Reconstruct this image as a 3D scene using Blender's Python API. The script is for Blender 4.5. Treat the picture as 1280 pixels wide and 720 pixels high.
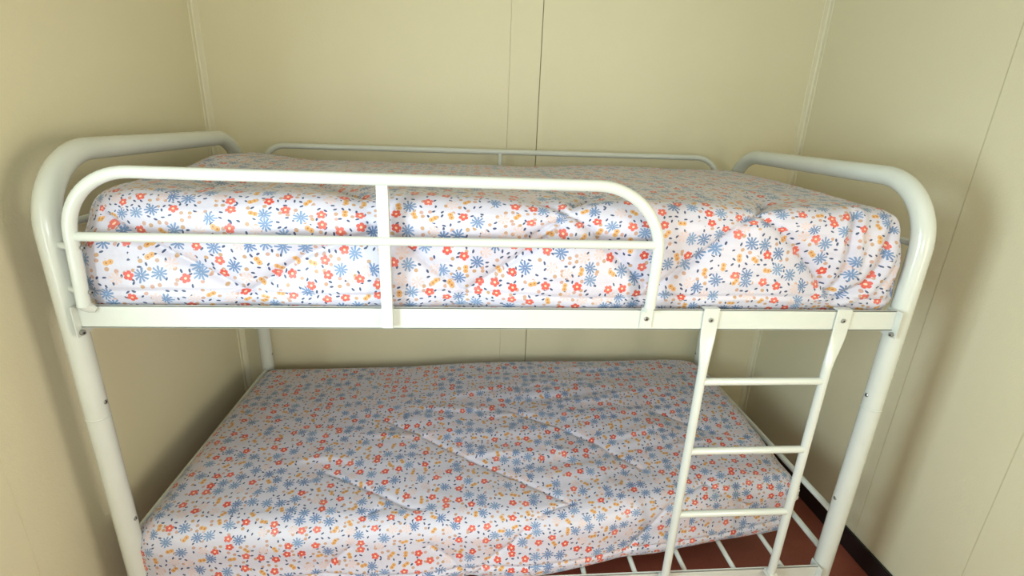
import bpy, bmesh, math, random
import numpy as np
from mathutils import Vector, Matrix, Quaternion

random.seed(4)
for o in list(bpy.data.objects):
    bpy.data.objects.remove(o)
COL = bpy.context.scene.collection
SC = bpy.context.scene

# ------------------------------------------------------------------ camera
cam = bpy.data.cameras.new('camera')
cam.sensor_width = 36
cam.lens = 620.73 * 36 / 1280
cam.clip_start = 0.02
co = bpy.data.objects.new('camera', cam)
COL.objects.link(co)
RM = ((0.99588529, -0.01093802, -0.08996023),
      (-0.08159488, 0.32369702, -0.94263594),
      (0.03943043, 0.94609756, 0.32147261))
co.matrix_world = Matrix.Translation((0.85957, -1.08114, 1.46989)) @ Matrix(RM).to_4x4()
SC.camera = co

# ------------------------------------------------------------------ world and light
w = bpy.data.worlds.new('world')
SC.world = w
w.use_nodes = True
w.node_tree.nodes['Background'].inputs[0].default_value = (0.75, 0.87, 1.0, 1)
w.node_tree.nodes['Background'].inputs[1].default_value = 1.0


def area(name, loc, rot, sx, sy, power, col):
    l = bpy.data.lights.new(name, 'AREA')
    l.shape = 'RECTANGLE'
    l.size, l.size_y, l.energy, l.color = sx, sy, power, col
    o = bpy.data.objects.new(name, l)
    COL.objects.link(o)
    o.location, o.rotation_euler = loc, rot
    return o


# window openings (y0 y1 z0 z1): one in the left wall and one in the right wall, nearer than the picture shows
WIN_L = (-1.16, -0.66, 0.85, 1.62)
WIN_R = (-1.62, -1.12, 0.85, 1.62)
WIN_F = (0.62, 1.16, 1.00, 1.50)       # x0 x1 z0 z1 of a small one in the wall behind the camera
YF = -1.75
FLOOR = 0.02
XL, XR, YB, ZC = -0.137, 2.268, 1.015, 2.35     # left wall, right wall, back wall, ceiling
area('window_daylight', (XL - 0.05, (WIN_L[0] + WIN_L[1]) / 2, (WIN_L[2] + WIN_L[3]) / 2), (math.radians(90), 0, math.radians(-90)),
     WIN_L[1] - WIN_L[0], WIN_L[3] - WIN_L[2], 20, (0.76, 0.94, 0.97))
area('window_daylight', (XR + 0.05, (WIN_R[0] + WIN_R[1]) / 2, (WIN_R[2] + WIN_R[3]) / 2), (math.radians(90), 0, math.radians(90)),
     WIN_R[1] - WIN_R[0], WIN_R[3] - WIN_R[2], 17, (1.0, 0.91, 0.74))
area('window_daylight', ((WIN_F[0] + WIN_F[1]) / 2, YF - 0.05, (WIN_F[2] + WIN_F[3]) / 2), (math.radians(90), 0, 0),
     WIN_F[1] - WIN_F[0], WIN_F[3] - WIN_F[2], 4.5, (0.80, 0.90, 1.0))
SC.view_settings.view_transform = 'Standard'
SC.view_settings.look = 'None'
SC.view_settings.gamma = 1
SC.view_settings.use_curve_mapping = False
SC.view_settings.exposure = 0.68


# ------------------------------------------------------------------ materials
class NT:
    def __init__(s, name, rough=0.5, spec=0.5, metal=0.0):
        s.mat = bpy.data.materials.new(name)
        s.mat.use_nodes = True
        s.t = s.mat.node_tree
        s.b = s.t.nodes['Principled BSDF']
        s.b.inputs['Roughness'].default_value = rough
        s.b.inputs['Specular IOR Level'].default_value = spec
        s.b.inputs['Metallic'].default_value = metal

    def put(s, inp, v):
        if v is None:
            return
        if hasattr(v, 'is_linked') or isinstance(v, bpy.types.NodeSocket):
            s.t.links.new(v, inp)
        else:
            inp.default_value = v

    def m(s, op, a, b=None, c=None):
        n = s.t.nodes.new('ShaderNodeMath')
        n.operation = op
        for i, v in enumerate((a, b, c)):
            s.put(n.inputs[i], v)
        return n.outputs[0]

    def vm(s, op, a, b=None):
        n = s.t.nodes.new('ShaderNodeVectorMath')
        n.operation = op
        s.put(n.inputs[0], a)
        s.put(n.inputs[1], b)
        return n

    def mix(s, f, a, b):
        n = s.t.nodes.new('ShaderNodeMix')
        n.data_type = 'RGBA'
        s.put(n.inputs[0], f)
        s.put(n.inputs[6], a)
        s.put(n.inputs[7], b)
        return n.outputs[2]

    def noise(s, vec, scale, detail=3, rough=0.5):
        n = s.t.nodes.new('ShaderNodeTexNoise')
        s.put(n.inputs['Vector'], vec)
        n.inputs['Scale'].default_value = scale
        n.inputs['Detail'].default_value = detail
        n.inputs['Roughness'].default_value = rough
        return n.outputs[0]

    def coord(s, which='Object'):
        return s.t.nodes.new('ShaderNodeTexCoord').outputs[which]

    def geo(s):
        return s.t.nodes.new('ShaderNodeNewGeometry').outputs['Position']

    def bump(s, h, strength, dist):
        n = s.t.nodes.new('ShaderNodeBump')
        n.inputs['Strength'].default_value = strength
        n.inputs['Distance'].default_value = dist
        s.put(n.inputs['Height'], h)
        s.t.links.new(n.outputs[0], s.b.inputs['Normal'])

    def base(s, v):
        s.put(s.b.inputs['Base Color'], v)


def c4(r, g, b):
    return (r, g, b, 1)


def mat_wall(name, ca, cb):
    n = NT(name, 0.5, 0.3)
    p = n.geo()
    a = n.noise(p, 2.2, 3)
    f = n.noise(p, 260, 2)
    k = n.m('ADD', n.m('MULTIPLY', a, 0.8), n.m('MULTIPLY', f, 0.2))
    n.base(n.mix(k, c4(*ca), c4(*cb)))
    n.bump(n.m('ADD', n.noise(p, 420, 2), n.m('MULTIPLY', n.noise(p, 120, 2), 0.7)), 0.25, 0.002)
    return n.mat


M_WALL = mat_wall('vinyl_wall_panel', (0.69, 0.643, 0.457), (0.75, 0.703, 0.527))
M_TRIM = mat_wall('wall_trim_strip', (0.70, 0.665, 0.50), (0.76, 0.725, 0.57))
M_GAP = mat_wall('panel_joint', (0.22, 0.19, 0.11), (0.26, 0.22, 0.13))
M_CEIL = mat_wall('ceiling_panel', (0.70, 0.68, 0.60), (0.74, 0.72, 0.64))

n = NT('white_enamel', 0.22, 0.5)
p = n.geo()
n.base(n.mix(n.noise(p, 14, 3), c4(0.60, 0.635, 0.60), c4(0.66, 0.69, 0.655)))
n.b.inputs['Coat Weight'].default_value = 0.3
n.b.inputs['Coat Roughness'].default_value = 0.08
n.bump(n.noise(p, 90, 2), 0.06, 0.002)
M_ENAMEL = n.mat

n = NT('bolt_steel', 0.35, 0.5, 0.9)
n.base(n.mix(n.noise(n.geo(), 300, 2), c4(0.25, 0.25, 0.25), c4(0.45, 0.45, 0.44)))
M_STEEL = n.mat
n = NT('bolt_recess', 0.7, 0.2)
n.base(c4(0.02, 0.02, 0.02))
M_DARK = n.mat

n = NT('black_skirting', 0.35, 0.4)
n.base(n.mix(n.noise(n.geo(), 30, 3), c4(0.010, 0.009, 0.010), c4(0.022, 0.018, 0.018)))
M_BASE = n.mat

n = NT('red_brown_floor', 0.45, 0.4)
p = n.geo()
k = n.m('ADD', n.m('MULTIPLY', n.noise(p, 9, 4), 0.5), n.m('MULTIPLY', n.noise(p, 160, 3, .7), 0.5))
n.base(n.mix(k, c4(0.14, 0.032, 0.022), c4(0.36, 0.11, 0.075)))
n.bump(n.noise(p, 200, 2), 0.2, 0.002)
M_FLOOR = n.mat

n = NT('window_frame_paint', 0.4, 0.4)
n.base(n.mix(n.noise(n.geo(), 20, 2), c4(0.7, 0.7, 0.68), c4(0.76, 0.76, 0.74)))
M_WFRAME = n.mat
n = NT('rubber_foot', 0.6, 0.3)
n.base(n.mix(n.noise(n.geo(), 60, 2), c4(0.03, 0.03, 0.03), c4(0.05, 0.05, 0.05)))
M_RUBBER = n.mat


def flower_fabric():
    n = NT('ditsy_flower_cotton', 0.42, 0.45)
    n.b.inputs['Sheen Weight'].default_value = 0.15
    uv = n.coord('UV')
    # gentle warp so that no two flowers are quite alike
    wz = n.t.nodes.new('ShaderNodeTexNoise')
    wz.inputs['Scale'].default_value = 60
    n.put(wz.inputs['Vector'], uv)
    wv = n.vm('SCALE', n.vm('SUBTRACT', wz.outputs['Color'], (0.5, 0.5, 0.5)).outputs[0])
    wv.inputs['Scale'].default_value = 0.0035
    uvw = n.vm('ADD', uv, wv.outputs[0]).outputs[0]

    def layer(size, rnd, off):
        sc = n.vm('SCALE', n.vm('ADD', uvw, off).outputs[0])
        sc.inputs['Scale'].default_value = 1 / size
        v = n.t.nodes.new('ShaderNodeTexVoronoi')
        v.voronoi_dimensions = '2D'
        v.inputs['Scale'].default_value = 1
        v.inputs['Randomness'].default_value = rnd
        n.put(v.inputs['Vector'], sc.outputs[0])
        d = n.vm('SUBTRACT', sc.outputs[0], v.outputs['Position']).outputs[0]
        s = n.t.nodes.new('ShaderNodeSeparateXYZ')
        n.put(s.inputs[0], d)
        c = n.t.nodes.new('ShaderNodeSeparateColor')
        n.put(c.inputs[0], v.outputs['Color'])
        x, y = s.outputs[0], s.outputs[1]
        r = n.m('SQRT', n.m('ADD', n.m('MULTIPLY', x, x), n.m('MULTIPLY', y, y)))
        a = n.m('ADD', n.m('ARCTAN2', y, x), n.m('MULTIPLY', c.outputs[1], 6.28))
        return x, y, r, a, c.outputs[0], c.outputs[1], c.outputs[2]

    def rng(v, lo, hi):
        return n.m('MULTIPLY', n.m('GREATER_THAN', v, lo), n.m('LESS_THAN', v, hi))

    x, y, r, a, t, g, h = layer(0.0375, 0.74, (3.1, 1.7, 0))
    # seen from the centre, rotated frame
    cx = n.m('MULTIPLY', r, n.m('COSINE', a))
    cy = n.m('MULTIPLY', r, n.m('SINE', a))
    # blue daisy
    isb = n.m('LESS_THAN', t, 0.34)
    pet = n.m('COSINE', n.m('MULTIPLY', a, 10))
    lenb = n.m('ADD', 0.42, n.m('MULTIPLY', n.m('COSINE', n.m('MULTIPLY', a, 4)), 0.05))
    thr = n.m('SUBTRACT', -0.25, n.m('MULTIPLY', n.m('SUBTRACT', 0.3, r), 4.5))
    blue = n.m('MULTIPLY', isb, n.m('MULTIPLY', n.m('GREATER_THAN', pet, thr), n.m('LESS_THAN', r, lenb)))
    blue = n.m('MULTIPLY', blue, n.m('GREATER_THAN', r, 0.03))
    # red flower with pale eye
    isr = rng(t, 0.34, 0.64)
    red = n.m('MULTIPLY', isr, n.m('LESS_THAN', r, n.m('ADD', 0.17, n.m('MULTIPLY', n.m('SQRT', n.m('ABSOLUTE', n.m('COSINE', n.m('MULTIPLY', a, 2.5)))), 0.125))))
    eye = n.m('MULTIPLY', isr, n.m('LESS_THAN', r, 0.075))
    # mustard double blossom
    isy = rng(t, 0.64, 0.83)
    dx = n.m('SUBTRACT', n.m('ABSOLUTE', cx), 0.12)
    dd = n.m('SQRT', n.m('ADD', n.m('MULTIPLY', dx, dx), n.m('MULTIPLY', cy, cy)))
    yel = n.m('MULTIPLY', isy, n.m('LESS_THAN', dd, 0.155))
    yey = n.m('MULTIPLY', isy, n.m('LESS_THAN', dd, 0.05))
    # faint peach flower
    isp = rng(t, 0.83, 0.99)
    pea = n.m('MULTIPLY', isp, n.m('MULTIPLY', n.m('GREATER_THAN', n.m('COSINE', n.m('MULTIPLY', a, 7)), -0.1), n.m('LESS_THAN', r, 0.36)))
    clear = n.m('GREATER_THAN', r, n.m('ADD', 0.27, n.m('MULTIPLY', isb, 0.16)))
    # small leaves and dots
    x2, y2, r2, a2, t2, g2, h2 = layer(0.0165, 0.8, (7.3, 4.1, 0))
    lx = n.m('DIVIDE', n.m('MULTIPLY', r2, n.m('COSINE', a2)), 0.27)
    ly = n.m('DIVIDE', n.m('MULTIPLY', r2, n.m('SINE', a2)), 0.14)
    leaf = n.m('LESS_THAN', n.m('ADD', n.m('MULTIPLY', lx, lx), n.m('MULTIPLY', ly, ly)), 1)
    leaf = n.m('MULTIPLY', leaf, n.m('MULTIPLY', clear, n.m('LESS_THAN', t2, 0.5)))
    dot = n.m('MULTIPLY', n.m('LESS_THAN', r2, 0.27), n.m('MULTIPLY', clear, rng(t2, 0.5, 0.78)))
    col = n.mix(leaf, c4(0.555, 0.54, 0.645), c4(0.04, 0.06, 0.14))
    col = n.mix(dot, col, n.mix(h2, c4(0.44, 0.27, 0.14), c4(0.48, 0.29, 0.25)))
    col = n.mix(n.m('MULTIPLY', pea, 0.6), col, c4(0.66, 0.42, 0.33))
    col = n.mix(blue, col, n.mix(h, c4(0.10, 0.175, 0.35), c4(0.17, 0.27, 0.45)))
    col = n.mix(red, col, n.mix(h, c4(0.58, 0.065, 0.045), c4(0.62, 0.14, 0.11)))
    col = n.mix(eye, col, c4(0.80, 0.55, 0.38))
    col = n.mix(yel, col, c4(0.60, 0.33, 0.12))
    col = n.mix(yey, col, c4(0.36, 0.13, 0.05))
    n.base(col)
    sc = n.vm('SCALE', uv)
    sc.inputs['Scale'].default_value = 1
    n.bump(n.m('ADD', n.noise(uv, 26, 3), n.m('MULTIPLY', n.noise(uv, 900, 1), 0.05)), 0.25, 0.012)
    return n.mat


M_FAB = flower_fabric()


# ------------------------------------------------------------------ helpers
def link(name, me, mat, parent=None, smooth=False):
    o = bpy.data.objects.new(name, me)
    COL.objects.link(o)
    if mat:
        me.materials.append(mat)
    if smooth:
        me.polygons.foreach_set('use_smooth', [True] * len(me.polygons))
    if parent:
        o.parent = parent
        pw = parent.matrix_world if parent.parent is None else parent.matrix_world
        o.matrix_parent_inverse = Matrix.Identity(4)
    return o


def fin(name, bm, mat, parent=None, smooth=False, sharp=None):
    bmesh.ops.recalc_face_normals(bm, faces=bm.faces)
    me = bpy.data.meshes.new(name)
    bm.to_mesh(me)
    bm.free()
    o = link(name, me, mat, parent, smooth)
    if smooth and sharp:
        me.set_sharp_from_angle(angle=math.radians(sharp))
    return o


def box(bm, x0, x1, y0, y1, z0, z1, bev=0.0):
    r = bmesh.ops.create_cube(bm, size=1)
    vs = r['verts']
    for v in vs:
        v.co = Vector(((x0 + x1) / 2 + v.co.x * (x1 - x0), (y0 + y1) / 2 + v.co.y * (y1 - y0), (z0 + z1) / 2 + v.co.z * (z1 - z0)))
    if bev:
        es = list({e for v in vs for e in v.link_edges})
        bmesh.ops.bevel(bm, geom=es, offset=bev, segments=2, affect='EDGES')


def fillet(pts, r, k=10):
    """round the inner corners of a polyline"""
    P = [Vector(p) for p in pts]
    out = [P[0]]
    for i in range(1, len(P) - 1):
        a, b, c = P[i - 1], P[i], P[i + 1]
        u, v = (a - b), (c - b)
        rr = r[i - 1] if isinstance(r, (list, tuple)) else r
        ang = u.angle(v)
        d = min(rr / math.tan(ang / 2), u.length * .98, v.length * .98)
        rr = d * math.tan(ang / 2)
        u.normalize(); v.normalize()
        cc = b + (u + v).normalized() * (rr / math.sin(ang / 2))
        s, e = b + u * d - cc, b + v * d - cc
        tot = s.angle(e)
        ax = s.cross(e).normalized()
        for j in range(k + 1):
            out.append(cc + Quaternion(ax, tot * j / k) @ s)
    out.append(P[-1])
    return out


def tube(bm, pts, rad, seg=20, cap=True):
    P = [Vector(p) for p in pts]
    rads = rad if isinstance(rad, (list, tuple)) else [rad] * len(P)
    rings = []
    t = (P[1] - P[0]).normalized()
    nrm = t.orthogonal().normalized()
    for i, q in enumerate(P):
        if i == 0:
            tn = (P[1] - P[0]).normalized()
        elif i == len(P) - 1:
            tn = (P[-1] - P[-2]).normalized()
        else:
            tn = ((P[i + 1] - q).normalized() + (q - P[i - 1]).normalized()).normalized()
        nrm = (nrm - tn * nrm.dot(tn)).normalized()
        bn = tn.cross(nrm)
        rings.append([bm.verts.new(q + (nrm * math.cos(2 * math.pi * k / seg) + bn * math.sin(2 * math.pi * k / seg)) * rads[i]) for k in range(seg)])
    for a, b in zip(rings, rings[1:]):
        for k in range(seg):
            bm.faces.new((a[k], a[(k + 1) % seg], b[(k + 1) % seg], b[k]))
    if cap:
        bm.faces.new(rings[0])
        bm.faces.new(rings[-1])


def tube_obj(name, pts, rad, mat, parent, seg=20):
    bm = bmesh.new()
    tube(bm, pts, rad, seg)
    return fin(name, bm, mat, parent, True, 50)


def tag(o, label=None, cat=None, group=None, kind=None):
    if label:
        o['label'] = label
    if cat:
        o['category'] = cat
    if group:
        o['group'] = group
    if kind:
        o['kind'] = kind
    return o


def empty(name, loc, parent=None):
    o = bpy.data.objects.new(name, None)
    o.empty_display_size = 0.1
    COL.objects.link(o)
    o.location = loc
    if parent:
        o.parent = parent
    return o


# ------------------------------------------------------------------ room shell
def slab(name, *b, mat=M_GAP):
    bm = bmesh.new()
    box(bm, *b)
    return tag(fin(name, bm, mat), kind='structure')


TP = 0.006       # panel thickness
wb = slab('wall_back', XL - 0.1, XR + 0.1, YB + TP, YB + 0.1, FLOOR - 0.05, ZC + 0.05)
TW = TP + 0.001


def side_wall(name, xa, xb, win):
    bm = bmesh.new()
    y0, y1, z0, z1 = win
    box(bm, xa, xb, YF - 0.1, y0, FLOOR - 0.05, ZC + 0.05)
    box(bm, xa, xb, y1, YB + TP, FLOOR - 0.05, ZC + 0.05)
    box(bm, xa, xb, y0, y1, FLOOR - 0.05, z0)
    box(bm, xa, xb, y0, y1, z1, ZC + 0.05)
    return tag(fin(name, bm, M_GAP), kind='structure')


wl = side_wall('wall_left', XL - 0.1, XL - TP, WIN_L)
wr = side_wall('wall_right', XR + TP, XR + 0.1, WIN_R)
slab('floor', XL - 0.1, XR + 0.1, YF - 0.1, YB + 0.1, FLOOR - 0.1, FLOOR, mat=M_FLOOR)
slab('ceiling', XL - 0.1, XR + 0.1, YF - 0.1, YB + 0.1, ZC, ZC + 0.1, mat=M_CEIL)


def panels_x(cuts, parent):
    for (a, ga), (b, gb) in zip(cuts, cuts[1:]):
        bm = bmesh.new()
        box(bm, a + ga, b - gb, YB, YB + TP + 0.001, FLOOR, ZC, 0.0012)
        fin('wall_panel', bm, M_WALL, parent)


def panels_y(cuts, x0, x1, win, parent):
    """full-height panels, the run behind the window cut into strips round its opening"""
    for (a, ga), (b, gb) in zip(cuts, cuts[1:]):
        a, b = a + ga, b - gb
        bm = bmesh.new()
        y0, y1, z0, z1 = win
        if a < y0 < b:
            box(bm, x0, x1, a, y0, FLOOR, ZC)
            box(bm, x0, x1, y0, y1, FLOOR, z0)
            box(bm, x0, x1, y0, y1, z1, ZC)
            box(bm, x0, x1, y1, b, FLOOR, ZC)
        else:
            box(bm, x0, x1, a, b, FLOOR, ZC, 0.0012)
        fin('wall_panel', bm, M_WALL, parent)


panels_x([(XL, 0), (1.014, 0.0003), (1.1352, 0.0014), (XR, 0)], wb)
panels_y([(YF, 0), (-0.104, 0.0006), (YB, 0)], XL - TW, XL, WIN_L, wl)
panels_y([(YF, 0), (-0.12, 0.0008), (0.228, 0.0008), (YB, 0)], XR, XR + TW, WIN_R, wr)

bm = bmesh.new()
x0, x1, z0, z1 = WIN_F
x0_, x1_, z0_, z1_ = WIN_F
box(bm, XL - 0.1, x0, YF - 0.1, YF, FLOOR - 0.05, ZC + 0.05)
box(bm, x1, XR + 0.1, YF - 0.1, YF, FLOOR - 0.05, ZC + 0.05)
box(bm, x0, x1, YF - 0.1, YF, FLOOR - 0.05, z0)
box(bm, x0, x1, YF - 0.1, YF, z1, ZC + 0.05)
tag(fin('wall_front', bm, M_WALL), kind='structure')
t = 0.035
for nm, x, s, (y0, y1, z0, z1) in (('window_1', XL, 1, WIN_L), ('window_2', XR, -1, WIN_R)):
    bm = bmesh.new()
    for b in ((y0 - t, y0, z0 - t, z1 + t), (y1, y1 + t, z0 - t, z1 + t), (y0, y1, z0 - t, z0), (y0, y1, z1, z1 + t)):
        box(bm, min(x, x + s * .015), max(x, x + s * .015), *b)
    tag(fin(nm, bm, M_WFRAME), kind='structure')
bm = bmesh.new()
for b in ((x0_ - t, x0_, z0_ - t, z1_ + t), (x1_, x1_ + t, z0_ - t, z1_ + t), (x0_, x1_, z0_ - t, z0_), (x0_, x1_, z1_, z1_ + t)):
    box(bm, b[0], b[1], YF, YF + .015, b[2], b[3])
tag(fin('window_3', bm, M_WFRAME), kind='structure')

# black skirting
for nm, b in (('baseboard_right', (XR - 0.014, XR, YF, YB - 0.014)), ('baseboard_left', (XL, XL + 0.014, YF, YB - 0.014)),
              ('baseboard_back', (XL, XR, YB - 0.014, YB))):
    bm = bmesh.new()
    box(bm, *b, FLOOR, FLOOR + 0.078, 0.003)
    tag(fin(nm, bm, M_BASE), kind='structure')


# corner cover strips
def corner_trim(name, sx, x):
    bm = bmesh.new()
    w_, t_ = 0.024, 0.0035
    prof = [(0, 0), (w_, 0), (w_, t_ * .6), (w_ - .002, t_), (t_ + .004, t_), (t_, t_ + .004), (t_, w_ - .002), (t_ * .6, w_), (0, w_)]
    lo = [bm.verts.new((x + sx * a, YB - b, FLOOR + 0.08)) for a, b in prof]
    hi = [bm.verts.new((x + sx * a, YB - b, ZC)) for a, b in prof]
    k = len(prof)
    for i in range(k):
        bm.faces.new((lo[i], lo[(i + 1) % k], hi[(i + 1) % k], hi[i]))
    bm.faces.new(lo)
    bm.faces.new(hi)
    tag(fin(name, bm, M_TRIM), kind='structure')


corner_trim('trim_1', 1, XL)
corner_trim('trim_2', -1, XR)

# ------------------------------------------------------------------ bunk bed
L, W = 1.95, 0.935
PR = 0.0245       # post tube radius
bed = empty('bunk_bed', (L / 2, W / 2, FLOOR))
tag(bed, 'white tubular metal bunk bed with rounded ends standing in the room corner', 'bunk bed')
OFF = Vector(bed.location)


def part(o, parent=None):
    """reparent a world-space mesh under its part, keeping world position"""
    o.parent = parent or bed
    return o


def bolt(parent, pos, direction, r=0.006, h=0.004):
    d = Vector(direction).normalized()
    bm = bmesh.new()
    P = Vector(pos)
    tube(bm, [P, P + d * h * .6, P + d * h], [r, r, r * .7], 12)
    q = P + d * (h + .0002)
    a = d.orthogonal().normalized()
    vs = [bm.verts.new(q + Quaternion(d, math.pi / 3 * k) @ a * r * .42) for k in range(6)]
    f = bm.faces.new(vs)
    bmesh.ops.recalc_face_normals(bm, faces=bm.faces)
    me = bpy.data.meshes.new('bolt')
    idx = f.index
    bm.faces.index_update()
    idx = f.index
    bm.to_mesh(me)
    bm.free()
    me.materials.append(M_STEEL)
    me.materials.append(M_DARK)
    me.polygons[idx].material_index = 1
    o = bpy.data.objects.new('bolt', me)
    COL.objects.link(o)
    o.parent = parent
    o['label'] = 'steel bolt head'
    return o


TZ = 1.3695
for side, x in ((1, 0.0), (-1, L)):
    path = fillet([(x, 0, FLOOR + 0.012), (x, 0, TZ), (x, W, TZ), (x, W, FLOOR + 0.012)], [0.165, 0.165], 18)
    fr = tube_obj('end_frame', path, PR, M_ENAMEL, bed, 28)
    # joint sleeves between the stacked halves
    for y in (0, W):
        bm = bmesh.new()
        tube(bm, [(x, y, .771), (x, y, .772), (x, y, .7735), (x, y, .7745)], [PR + .0002, PR + .0008, PR + .0008, PR + .0002], 28)
        fin('joint_ring', bm, M_ENAMEL, fr, True, 60)
        bm = bmesh.new()
        tube(bm, [(x, y, FLOOR), (x, y, FLOOR + .02)], [PR + .003, PR + .002], 24)
        fin('foot_cap', bm, M_RUBBER, fr, True, 50)
        for z in (0.81, 0.47):
            bolt(fr, (x + side * (PR - .001), y, z), (side, 0, 0), .0055, .003)
    for z, r_ in ((1.22, .0085), (0.402, .0095), (0.262, .0095)):
        bm = bmesh.new()
        tube(bm, [(x, PR * .6, z), (x, W - PR * .6, z)], r_, 16)
        fin('end_bar', bm, M_ENAMEL, fr, True, 50)


# side rails, an angle section with end brackets
def rail(y, inward, z0, z1, name='side_rail'):
    bm = bmesh.new()
    ya, yb = (y, y + inward * .0025)
    box(bm, PR + .004, L - PR - .004, min(ya, yb), max(ya, yb), z0, z1, 0.0006)
    fl = (y, y + inward * .028)
    box(bm, PR + .004, L - PR - .004, min(fl), max(fl), z0, z0 + .0025)
    lip = (y, y + inward * .006)
    box(bm, PR + .004, L - PR - .004, min(lip), max(lip), z1 - .0025, z1)
    r = fin(name, bm, M_ENAMEL, bed)
    for x, s in ((PR, 1), (L - PR, -1)):
        bm = bmesh.new()
        yy = (y - inward * .016, y + inward * .03)
        box(bm, min(x + s * .003, x + s * .0055), max(x + s * .003, x + s * .0055), min(yy), max(yy), z0 - .018, z1 + .001, 0.0006)
        fin('end_bracket', bm, M_ENAMEL, r)
        bolt(r, (x + s * .0055, y - inward * .004, z0 - .009), (s, -.5 * inward, 0), .0062, .010)
    return r


YR = -0.020
up_front = rail(YR, 1, 1.0065, 1.0585)
up_back = rail(W + .020, -1, 1.0065, 1.0585)
lo_front = rail(YR, 1, 0.182, 0.2355)
lo_back = rail(W + .020, -1, 0.182, 0.2355)

for zc, xs in ((1.024, [0.14 + .152 * k for k in range(12)]), (0.2215, [0.145 + .152 * k for k in range(12)])):
    for x in xs:
        bm = bmesh.new()
        tube(bm, [(x, YR + .006, zc), (x, W + .014, zc)], .0075, 12)
        fin('slat', bm, M_ENAMEL, bed, True, 50)

# front guard rail
YG = -0.034
GZ = 1.3435
R1 = 0.0125
gp = fillet([(0.057, YG, 1.062), (0.072, YG, GZ), (1.288, YG, GZ), (1.283, YG, 1.068)], [0.135, 0.150], 16)
guard = tube_obj('guard_rail', gp, R1, M_ENAMEL, bed, 22)
guard['label'] = 'long looped guard rail on the front of the upper bunk'
bm = bmesh.new()
tube(bm, [(0.070, YG, 1.212), (1.278, YG, 1.217)], .0098, 16)
fin('middle_bar', bm, M_ENAMEL, guard, True, 50)
bm = bmesh.new()
box(bm, .671, .695, YG - .002, YG + .001, 1.0145, GZ - .004, .0008)
box(bm, .6925, .695, YG - .001, YG + .014, 1.0145, GZ - .008, .0005)
box(bm, .671, .6735, YG - .001, YG + .014, 1.0145, GZ - .008, .0005)
fin('support_bar', bm, M_ENAMEL, guard)
# flattened foot of the loop, bolted to the rail
bm = bmesh.new()
box(bm, 1.268, 1.297, YR - .004, YR - .0005, 1.012, 1.064, .0012)
box(bm, 1.2725, 1.2935, YG - .004, YR - .001, 1.054, 1.074, .003)
fin('foot_plate', bm, M_ENAMEL, guard)
bolt(guard, (1.2825, YR - .004, 1.036), (0, -1, 0), .0055, .003)
bm = bmesh.new()
tube(bm, [(0.058, YG, 1.066), (0.059, YG + .003, 1.060), (0.064, YR - .006, 1.054), (0.072, YR - .004, 1.050)], [.0125, .0122, .010, .006], 16)
fin('foot_plate', bm, M_ENAMEL, guard, True, 50)
for z in (1.188, 1.092):
    bm = bmesh.new()
    tube(bm, [(0.022, YG + .024, z), (0.065, YG + .002, z)], .007, 14)
    fin('spacer', bm, M_ENAMEL, guard, True, 50)
    bolt(guard, (0.062 + .012 + (z - 1.09) * .06, YG + .003, z), (1, -.35, 0), .0052, .004)

# back guard rail
bp = fillet([(0.085, W, 1.06), (0.085, W, 1.341), (1.885, W, 1.352), (1.885, W, 1.06)], [0.08, 0.10], 12)
bguard = tube_obj('guard_rail', bp, .0105, M_ENAMEL, bed, 18)
bguard['label'] = 'thin guard rail along the wall side of the upper bunk'
for x in (.983,):
    bm = bmesh.new()
    tube(bm, [(x, W, 1.03), (x, W, 1.345)], .009, 14)
    fin('support_bar', bm, M_ENAMEL, bguard, True, 50)

# ladder
lad = empty('ladder', (1.6 - OFF.x, -.03 - OFF.y, 0), bed)
YL = -0.036
LO = Vector((1.6, -.03, FLOOR))
for x, xt in ((1.437, 1.441), (1.760, 1.779)):
    bm = bmesh.new()
    secs = [(x, YL, .238, .0112, .0112, 1), (x, YL, .90, .0112, .0112, 1)]
    for k in range(1, 9):                      # the tube is pressed flat towards its top
        u_ = k / 8
        e_ = u_ * u_ * (3 - 2 * u_)
        secs.append((x + (xt - x) * e_, YL + (YR - .0035 - YL) * e_, .90 + .105 * u_, .0112 + .0080 * e_, .0112 - .0092 * e_, 1 - .72 * e_))
    secs.append((xt, YR - .0035, 1.0625, .0192, .002, .28))
    rings = []
    for (cx, cy, cz, rx, ry, ex) in secs:
        ring = []
        for k in range(20):
            a = 2 * math.pi * k / 20
            ca, sa = math.cos(a), math.sin(a)
            ring.append(bm.verts.new((cx + math.copysign(abs(ca) ** ex, ca) * rx, cy + math.copysign(abs(sa) ** ex, sa) * ry, cz)))
        rings.append(ring)
    for a, b in zip(rings, rings[1:]):
        for k in range(20):
            bm.faces.new((a[k], a[(k + 1) % 20], b[(k + 1) % 20], b[k]))
    bm.faces.new(rings[0])
    bm.faces.new(rings[-1])
    box(bm, xt - .0192, xt + .0192, YR - .0055, YR + .014, 1.0595, 1.063, .001)
    box(bm, x - .014, x + .014, YL - .012, YR - .0005, .226, .2405, .002)
    fin('ladder_rail', bm, M_ENAMEL, lad, True, 40)
    bolt(lad, (xt, YR - .0055, 1.034), (0, -1, 0), .0058, .0035)
for z in (.874, .669, .463):
    bm = bmesh.new()
    tube(bm, [(1.437, YL, z), (1.760, YL, z)], .0098, 16)
    fin('rung', bm, M_ENAMEL, lad, True, 50)

# put every part built in world coordinates into its parent's frame
SHIFT = Matrix.Translation(-OFF)
done = set()


def localise(o, base):
    for ch in o.children:
        if ch.type == 'MESH':
            if ch.data.name not in done:
                ch.data.transform(Matrix.Translation(-base))
                done.add(ch.data.name)
            localise(ch, base)
        else:
            wbase = base + Vector(ch.location)
            localise(ch, wbase)


localise(bed, OFF)


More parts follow.
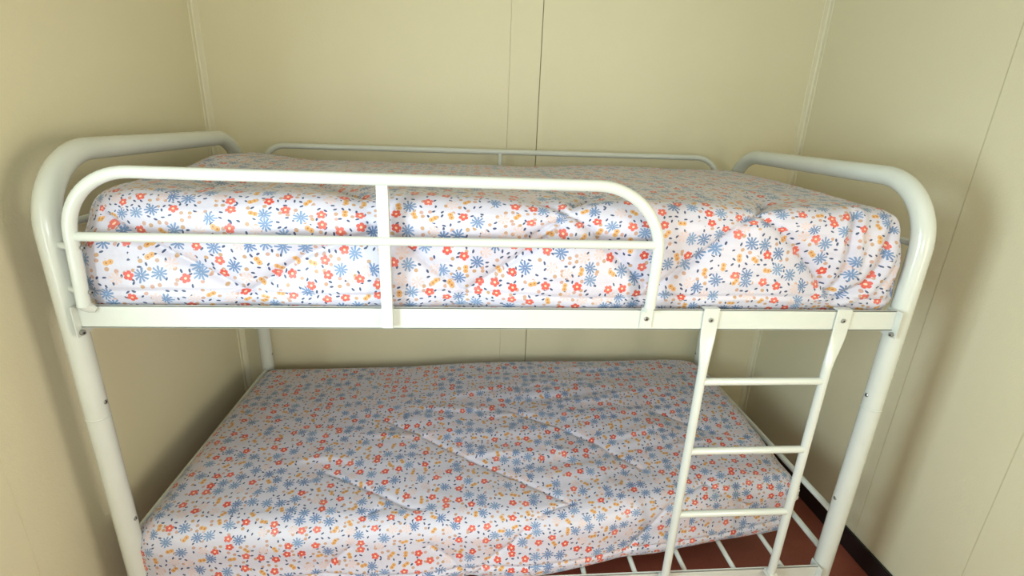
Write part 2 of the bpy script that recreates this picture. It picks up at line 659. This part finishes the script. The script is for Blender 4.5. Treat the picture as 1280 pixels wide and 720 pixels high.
# ------------------------------------------------------------------ mattresses in quilted covers
def seg_dist(P, A, B):
    A, B = np.array(A), np.array(B)
    d = B - A
    t_ = np.clip(((P - A) @ d) / (d @ d), 0, 1)
    return np.linalg.norm(P - (A + t_[:, None] * d), axis=1)


def smooth01(t_):
    t_ = np.clip(t_, 0, 1)
    return t_ * t_ * (3 - 2 * t_)


def lown(P, seed, scale):
    r = np.random.RandomState(seed)
    s = np.zeros(len(P))
    for _ in range(10):
        k = r.normal(size=3) * scale
        s += np.sin(P @ k + r.uniform(0, 6.28))
    return s / 4.5


def mattress(name, lo, hi, rad, step, disp, warp, uvoff):
    lo, hi = np.array(lo, float), np.array(hi, float)
    size = hi - lo
    nn = [max(4, int(round(s / step))) for s in size]

    def lin(i):
        return np.linspace(lo[i], hi[i], nn[i] + 1)

    V, F, UV = [], [], []
    base = 0
    # face axis, side, in-plane axes
    for ax, sd in ((2, 1), (1, 0), (1, 1), (0, 0), (0, 1), (2, 0)):
        a, b = [i for i in range(3) if i != ax]
        ga, gb = np.meshgrid(lin(a), lin(b), indexing='ij')
        P = np.zeros(ga.shape + (3,))
        P[..., a], P[..., b] = ga, gb
        P[..., ax] = hi[ax] if sd else lo[ax]
        na, nb = ga.shape
        idx = np.arange(na * nb).reshape(na, nb) + base
        q = np.stack([idx[:-1, :-1], idx[1:, :-1], idx[1:, 1:], idx[:-1, 1:]], -1).reshape(-1, 4)
        flip = (sd == 1) == (ax == 1)
        if flip:
            q = q[:, ::-1]
        X, Y, Z = P[..., 0], P[..., 1], P[..., 2]
        if ax == 2:
            u, v = X, Y if sd else -Y
        elif ax == 1:
            u = X
            v = lo[1] - (hi[2] - Z) if sd == 0 else hi[1] + (hi[2] - Z)
        else:
            u = hi[0] + (hi[2] - Z) if sd else lo[0] - (hi[2] - Z)
            v = Y
        V.append(P.reshape(-1, 3)); F.append(q)
        UV.append(np.stack([u, v], -1).reshape(-1, 2))
        base += na * nb
    V, F, UV = np.concatenate(V), np.concatenate(F), np.concatenate(UV)
    key, inv = np.unique(np.round(V, 6), axis=0, return_inverse=True)
    inv = inv.reshape(-1)
    # rounded box
    inner_lo, inner_hi = lo + rad, hi - rad
    # spread vertices round the edge by angle instead of along the flat
    K = key.copy()
    C_ = np.clip(K, inner_lo, inner_hi)
    D = K - C_
    Dn = np.tan(np.clip(D / rad, -1, 1) * (math.pi / 4)) * rad
    nl = np.linalg.norm(Dn, axis=1, keepdims=True)
    # flat vertices: offset along one axis only, |Dn| = rad
    N = Dn / np.maximum(nl, 1e-9)
    Pn = C_ + N * rad
    Pn = Pn + N * disp(Pn, N)[:, None]
    Pn = warp(Pn)
    me = bpy.data.meshes.new(name)
    fi = inv[F]
    me.vertices.add(len(Pn))
    me.vertices.foreach_set('co', Pn.ravel())
    me.loops.add(fi.size)
    me.loops.foreach_set('vertex_index', fi.ravel())
    me.polygons.add(len(fi))
    me.polygons.foreach_set('loop_start', np.arange(0, fi.size, 4))
    me.polygons.foreach_set('use_smooth', np.ones(len(fi), bool))
    me.update(calc_edges=True)
    ul = me.uv_layers.new(name='fabric')
    ul.data.foreach_set('uv', (UV[F.ravel()] + np.array(uvoff)).ravel())
    me.validate()
    me.materials.append(M_FAB)
    o = bpy.data.objects.new(name, me)
    COL.objects.link(o)
    # origin at the base
    c = Vector(((lo[0] + hi[0]) / 2, (lo[1] + hi[1]) / 2, lo[2]))
    me.transform(Matrix.Translation(-c))
    o.location = c
    return o


U = [[[0.43, 0.317, 1.3], [0.669, 0.005, 1.225]], [[0.745, 0.005, 1.176], [0.853, 0.005, 1.085], [0.975, 0.005, 1.173], [1.066, 0.005, 1.243], [1.15, .12, 1.3]],
     [[1.03, 0.048, 1.3], [1.108, 0.005, 1.266], [1.166, 0.005, 1.21], [1.281, 0.005, 1.107]], [[1.0, 0.005, 1.218], [1.061, 0.005, 1.258]],
     [[1.29, 0.005, 1.09], [1.32, 0.005, 1.114], [1.411, 0.005, 1.19], [1.537, 0.03, 1.29], [1.62, .14, 1.3]],
     [[1.537, 0.03, 1.29], [1.639, 0.005, 1.208], [1.752, 0.005, 1.088]],
     [[0.266, 0.005, 1.146], [0.373, 0.005, 1.08], [0.511, 0.005, 1.172], [.669, .005, 1.225]], [[.669, .005, 1.225], [.745, .005, 1.176]],
     [[0.08, .005, 1.25], [0.266, 0.005, 1.146]], [[.26, .2, 1.3], [.43, .317, 1.3]]]
UF = [[[1.775, 0.02, 1.285], [1.763, 0.005, 1.245], [1.766, 0.005, 1.144], [1.754, 0.005, 1.096]],
      [[1.875, .005, 1.262], [1.861, 0.005, 1.232], [1.82, 0.005, 1.12], [1.77, .005, 1.08]], [[1.91, .02, 1.2], [1.89, .005, 1.1]]]
LOW = [[[1.024, 0.5, 0.44], [1.291, 0.329, 0.44], [1.42, .2, .44]], [[0.579, 0.469, 0.44], [0.848, 0.273, 0.44], [1.167, 0.06, 0.43]],
       [[0.444, 0.209, 0.44], [0.707, 0.06, 0.4], [0.88, 0.03, 0.261]], [[1.167, 0.06, .42], [1.019, 0.03, 0.37], [0.88, 0.03, 0.261]],
       [[0.62, 0.06, 0.43], [0.551, 0.03, 0.358], [0.437, 0.03, 0.246]], [[1.60, .13, .44], [1.481, 0.06, 0.42], [1.335, 0.03, 0.264]],
       [[1.576, 0.483, 0.44], [1.72, 0.38, 0.44]], [[1.6, .13, .44], [1.75, .03, .35], [1.9, .03, .27]]]
LW = [((0.62, 0.545), (1.03, 0.50), .016), ((1.00, 0.56), (1.34, 0.60), .018), ((0.80, 0.29), (1.10, 0.255), .018), ((1.03, 0.40), (1.30, 0.36), .014),
      ((1.12, 0.44), (1.50, 0.50), .02), ((1.05, .64), (1.42, .70), .018), ((.75, .61), (1.1, .66), .015), ((.5, .36), (.8, .40), .016),
      ((1.30, .30), (1.62, .36), .018), ((1.35, .56), (1.7, .60), .016), ((1.1, .30), (1.25, .22), .014), ((.3, .25), (.55, .27), .018),
      ((1.15, .52), (1.5, .55), .012), ((.85, .48), (1.2, .46), .013), ((1.5, .25), (1.8, .22), .015), ((1.2, .78), (1.6, .80), .02)]


def snap(segs, lo, hi, rad, unwarp=None):
    """lay the seam lines on the rounded box surface"""
    lo, hi = np.array(lo) + rad, np.array(hi) - rad
    out = []
    for s in segs:
        pts = []
        for a, b in zip(s, s[1:]):
            a, b = np.array(a, float), np.array(b, float)
            m_ = max(2, int(np.linalg.norm(b - a) / .035))
            pts += [a + (b - a) * k / m_ for k in range(m_)]
        pts.append(np.array(s[-1], float))
        q = []
        for p in pts:
            if unwarp:
                p = unwarp(p)
            c = np.clip(p, lo, hi)
            d = p - c
            n_ = np.linalg.norm(d)
            if n_ < 1e-6:
                e = np.array([9, p[1] - (lo[1] - rad), (hi[2] + rad) - p[2]])
                d = np.array([0, -1., 0]) if e[1] < e[2] else np.array([0, 0, 1.])
                k = 1 if e[1] < e[2] else 2
                c = c.copy()
                c[k] = lo[1] if k == 1 else hi[2]
                n_ = 1
            q.append(list(c + d / n_ * rad))
        out.append(q)
    return out


def unwarp_lo(p):
    x, y, z = p
    t_ = min(max(x - 1.0, 0), 1)
    f = .135 * t_ * t_ * (3 - 2 * t_)
    y0 = y
    for _ in range(6):
        y0 = y - f * (1 - min(max(y0 / .92, 0), 1)) ** .8
    return np.array([x, y0, z])


def seams(P, segs, wd, depth):
    dm = np.full(len(P), 9.0)
    for s in segs:
        for a, b in zip(s, s[1:]):
            dm = np.minimum(dm, seg_dist(P, a, b))
    return -depth * np.exp(-np.abs(dm) / wd) + depth * .8 * (1 - np.exp(-(dm / .06) ** 2)) - depth * .6


UP_BOX = ((.030, -.004, 1.034), (1.912, .892, 1.297), .052)
LO_BOX = ((-.006, -.012, .228), (1.930, .915, .428), .065)
U = snap(U, *UP_BOX)
UF = snap(UF, *UP_BOX)
LOW = snap(LOW, *LO_BOX, unwarp_lo)


def disp_up(P, N):
    d = seams(P, U, .0075, .017)
    # deep gathered folds at the foot end corner
    dm = np.full(len(P), 9.0)
    for s in UF:
        for a, b in zip(s, s[1:]):
            dm = np.minimum(dm, seg_dist(P, a, b))
    d += -.014 * np.exp(-dm / .007) + .006 * np.exp(-((dm - .022) / .012) ** 2)
    front = smooth01((-N[:, 1] - .5) * 2)
    # hem seam near the bottom edge
    d += -front * .005 * np.exp(-((P[:, 2] - 1.083 - .004 * np.sin(P[:, 0] * 9)) / .004) ** 2)
    d += .0035 * lown(P, 3, 7) + .0016 * lown(P, 8, 22) + front * .0012 * lown(P * np.array([1, 1, 3.]), 5, 40)
    # belly of the side wall
    d += front * (.006 * np.cos((P[:, 2] - 1.17) / .24 * math.pi) - .004)
    return d


def warp_up(P):
    P = P.copy()
    x, y, z = P.T.copy()
    top = smooth01((z - 1.15) / .12)
    # raised pillow shape under the cover at the far left corner
    bump = np.exp(-((x - .02) / .20) ** 4) * smooth01((y - .38) / .22)
    P[:, 2] += top * (.022 * bump + .013 * smooth01((x - .9) / .6) * smooth01(y / .8))
    low = np.clip(1 - (z - 1.034) / .05, 0, 1) ** 2
    P[:, 1] -= low * .012 * (y < .1)
    # slight crown
    P[:, 2] += top * .006 * np.sin(np.clip(y / .9, 0, 1) * math.pi)
    # ends lean in a little
    P[:, 0] += top * (.035 * np.exp(-((x - .04) / .1) ** 2) * np.exp(-(y / .3) ** 2))
    P[:, 0] += smooth01((x - 1.7) / .2) * (.014 * (1 - top) - .012 * top)
    return P


def disp_lo(P, N):
    d = seams(P, LOW, .0055, .008)
    top = smooth01((N[:, 2] - .5) * 2)
    # ripples of slack cloth
    for (a, b, amp) in LW:
        a_, b_ = np.array(a), np.array(b)
        dd = b_ - a_
        ln = np.linalg.norm(dd)
        q = P[:, :2] - a_
        t_ = (q @ dd) / ln / ln
        s_ = (q[:, 0] * -dd[1] + q[:, 1] * dd[0]) / ln + .012 * np.sin(t_ * 5 + a[0] * 9)
        env = smooth01(t_ / .35) * smooth01((1 - t_) / .35)
        # sharp crest, softer flank towards the wall
        prof = np.where(s_ < 0, np.exp(-(s_ / (amp * .6)) ** 2), np.exp(-(s_ / (amp * 1.6)) ** 2))
        d += top * env * prof * amp * .30
    area_ = (.35 + .65 * smooth01((P[:, 0] - .8) / .4)) * smooth01((P[:, 0] - .45) / .4) * smooth01((1.85 - P[:, 0]) / .4) * smooth01((P[:, 1] - .08) / .2) * smooth01((.86 - P[:, 1]) / .25)
    d += top * area_ * (.0046 * lown(P * np.array([5., 36., 0]), 31, 1.0) + .0028 * lown(P * np.array([9., 85., 0]), 37, 1.0))
    front = smooth01((-N[:, 1] - .3) * 2)
    d += .0045 * lown(P, 13, 6) + .0018 * lown(P * np.array([1, 2.5, 1.]), 18, 16)
    d += -front * .005 * np.exp(-((P[:, 2] - .272 - .004 * np.sin(P[:, 0] * 7)) / .005) ** 2)
    d += front * .0015 * lown(P * np.array([1, 1, 2.]), 15, 30)
    return d


def warp_lo(P):
    P = P.copy()
    x, y, z = P.T.copy()
    # far right of the mattress is pushed back towards the wall
    P[:, 1] += .135 * smooth01((x - 1.0) / 1.0) * (1 - np.clip(y / .92, 0, 1)) ** .8
    # crown, fuller towards the far right
    top = smooth01((z - .30) / .12)
    P[:, 2] += top * (.034 * smooth01((y - .15) / .75) * smooth01((x - .05) / 1.2) + .012 * np.sin(np.clip(y / .9, 0, 1) * math.pi))
    low = np.clip(1 - (z - .228) / .09, 0, 1) ** 2
    P[:, 1] -= low * .034 * smooth01((.12 - y) / .06)
    P[:, 0] += low * .02 * (x > 1.8)
    # soft far right corner
    cr = smooth01((x - 1.70) / .25) * smooth01((y - .70) / .25)
    P[:, 0] -= .06 * cr ** 2
    P[:, 1] -= .03 * cr ** 2
    return P


um = mattress('mattress', *UP_BOX, .0045, disp_up, warp_up, (0, 0))
tag(um, 'mattress in white quilted cover with small blue, red and orange flowers, on the upper bunk', 'mattress')
lm = mattress('mattress', *LO_BOX, .0048, disp_lo, warp_lo, (5.37, 2.2))
tag(lm, 'wrinkled flower-printed quilted mattress on the lower bunk behind the ladder', 'mattress')

# gathered zip edge at the lower mattress's near right corner
bm = bmesh.new()
c = Vector(lm.location)
pts, rr = [], []
for k in range(90):
    t_ = k / 89
    a = t_ * 60
    z = .262 + .125 * t_
    x = 1.944 + .004 * math.sin(a) + .010 * math.sin(t_ * 3.14)
    y = .180 + .005 * math.cos(a * 1.3)
    pts.append(Vector((x, y, z)) - c)
    rr.append(.0075 + .0025 * math.sin(a * .8) + .0008 * math.sin(a * 2.1))
tube(bm, pts, rr, 12)
ed = fin('gathered_edge', bm, None, lm, True)
n = NT('white_cotton_edge', 0.8, 0.2)
n.base(n.mix(n.noise(n.geo(), 60, 2), c4(0.72, 0.70, 0.68), c4(0.82, 0.80, 0.78)))
ed.data.materials.append(n.mat)
ed['label'] = 'white gathered edge'
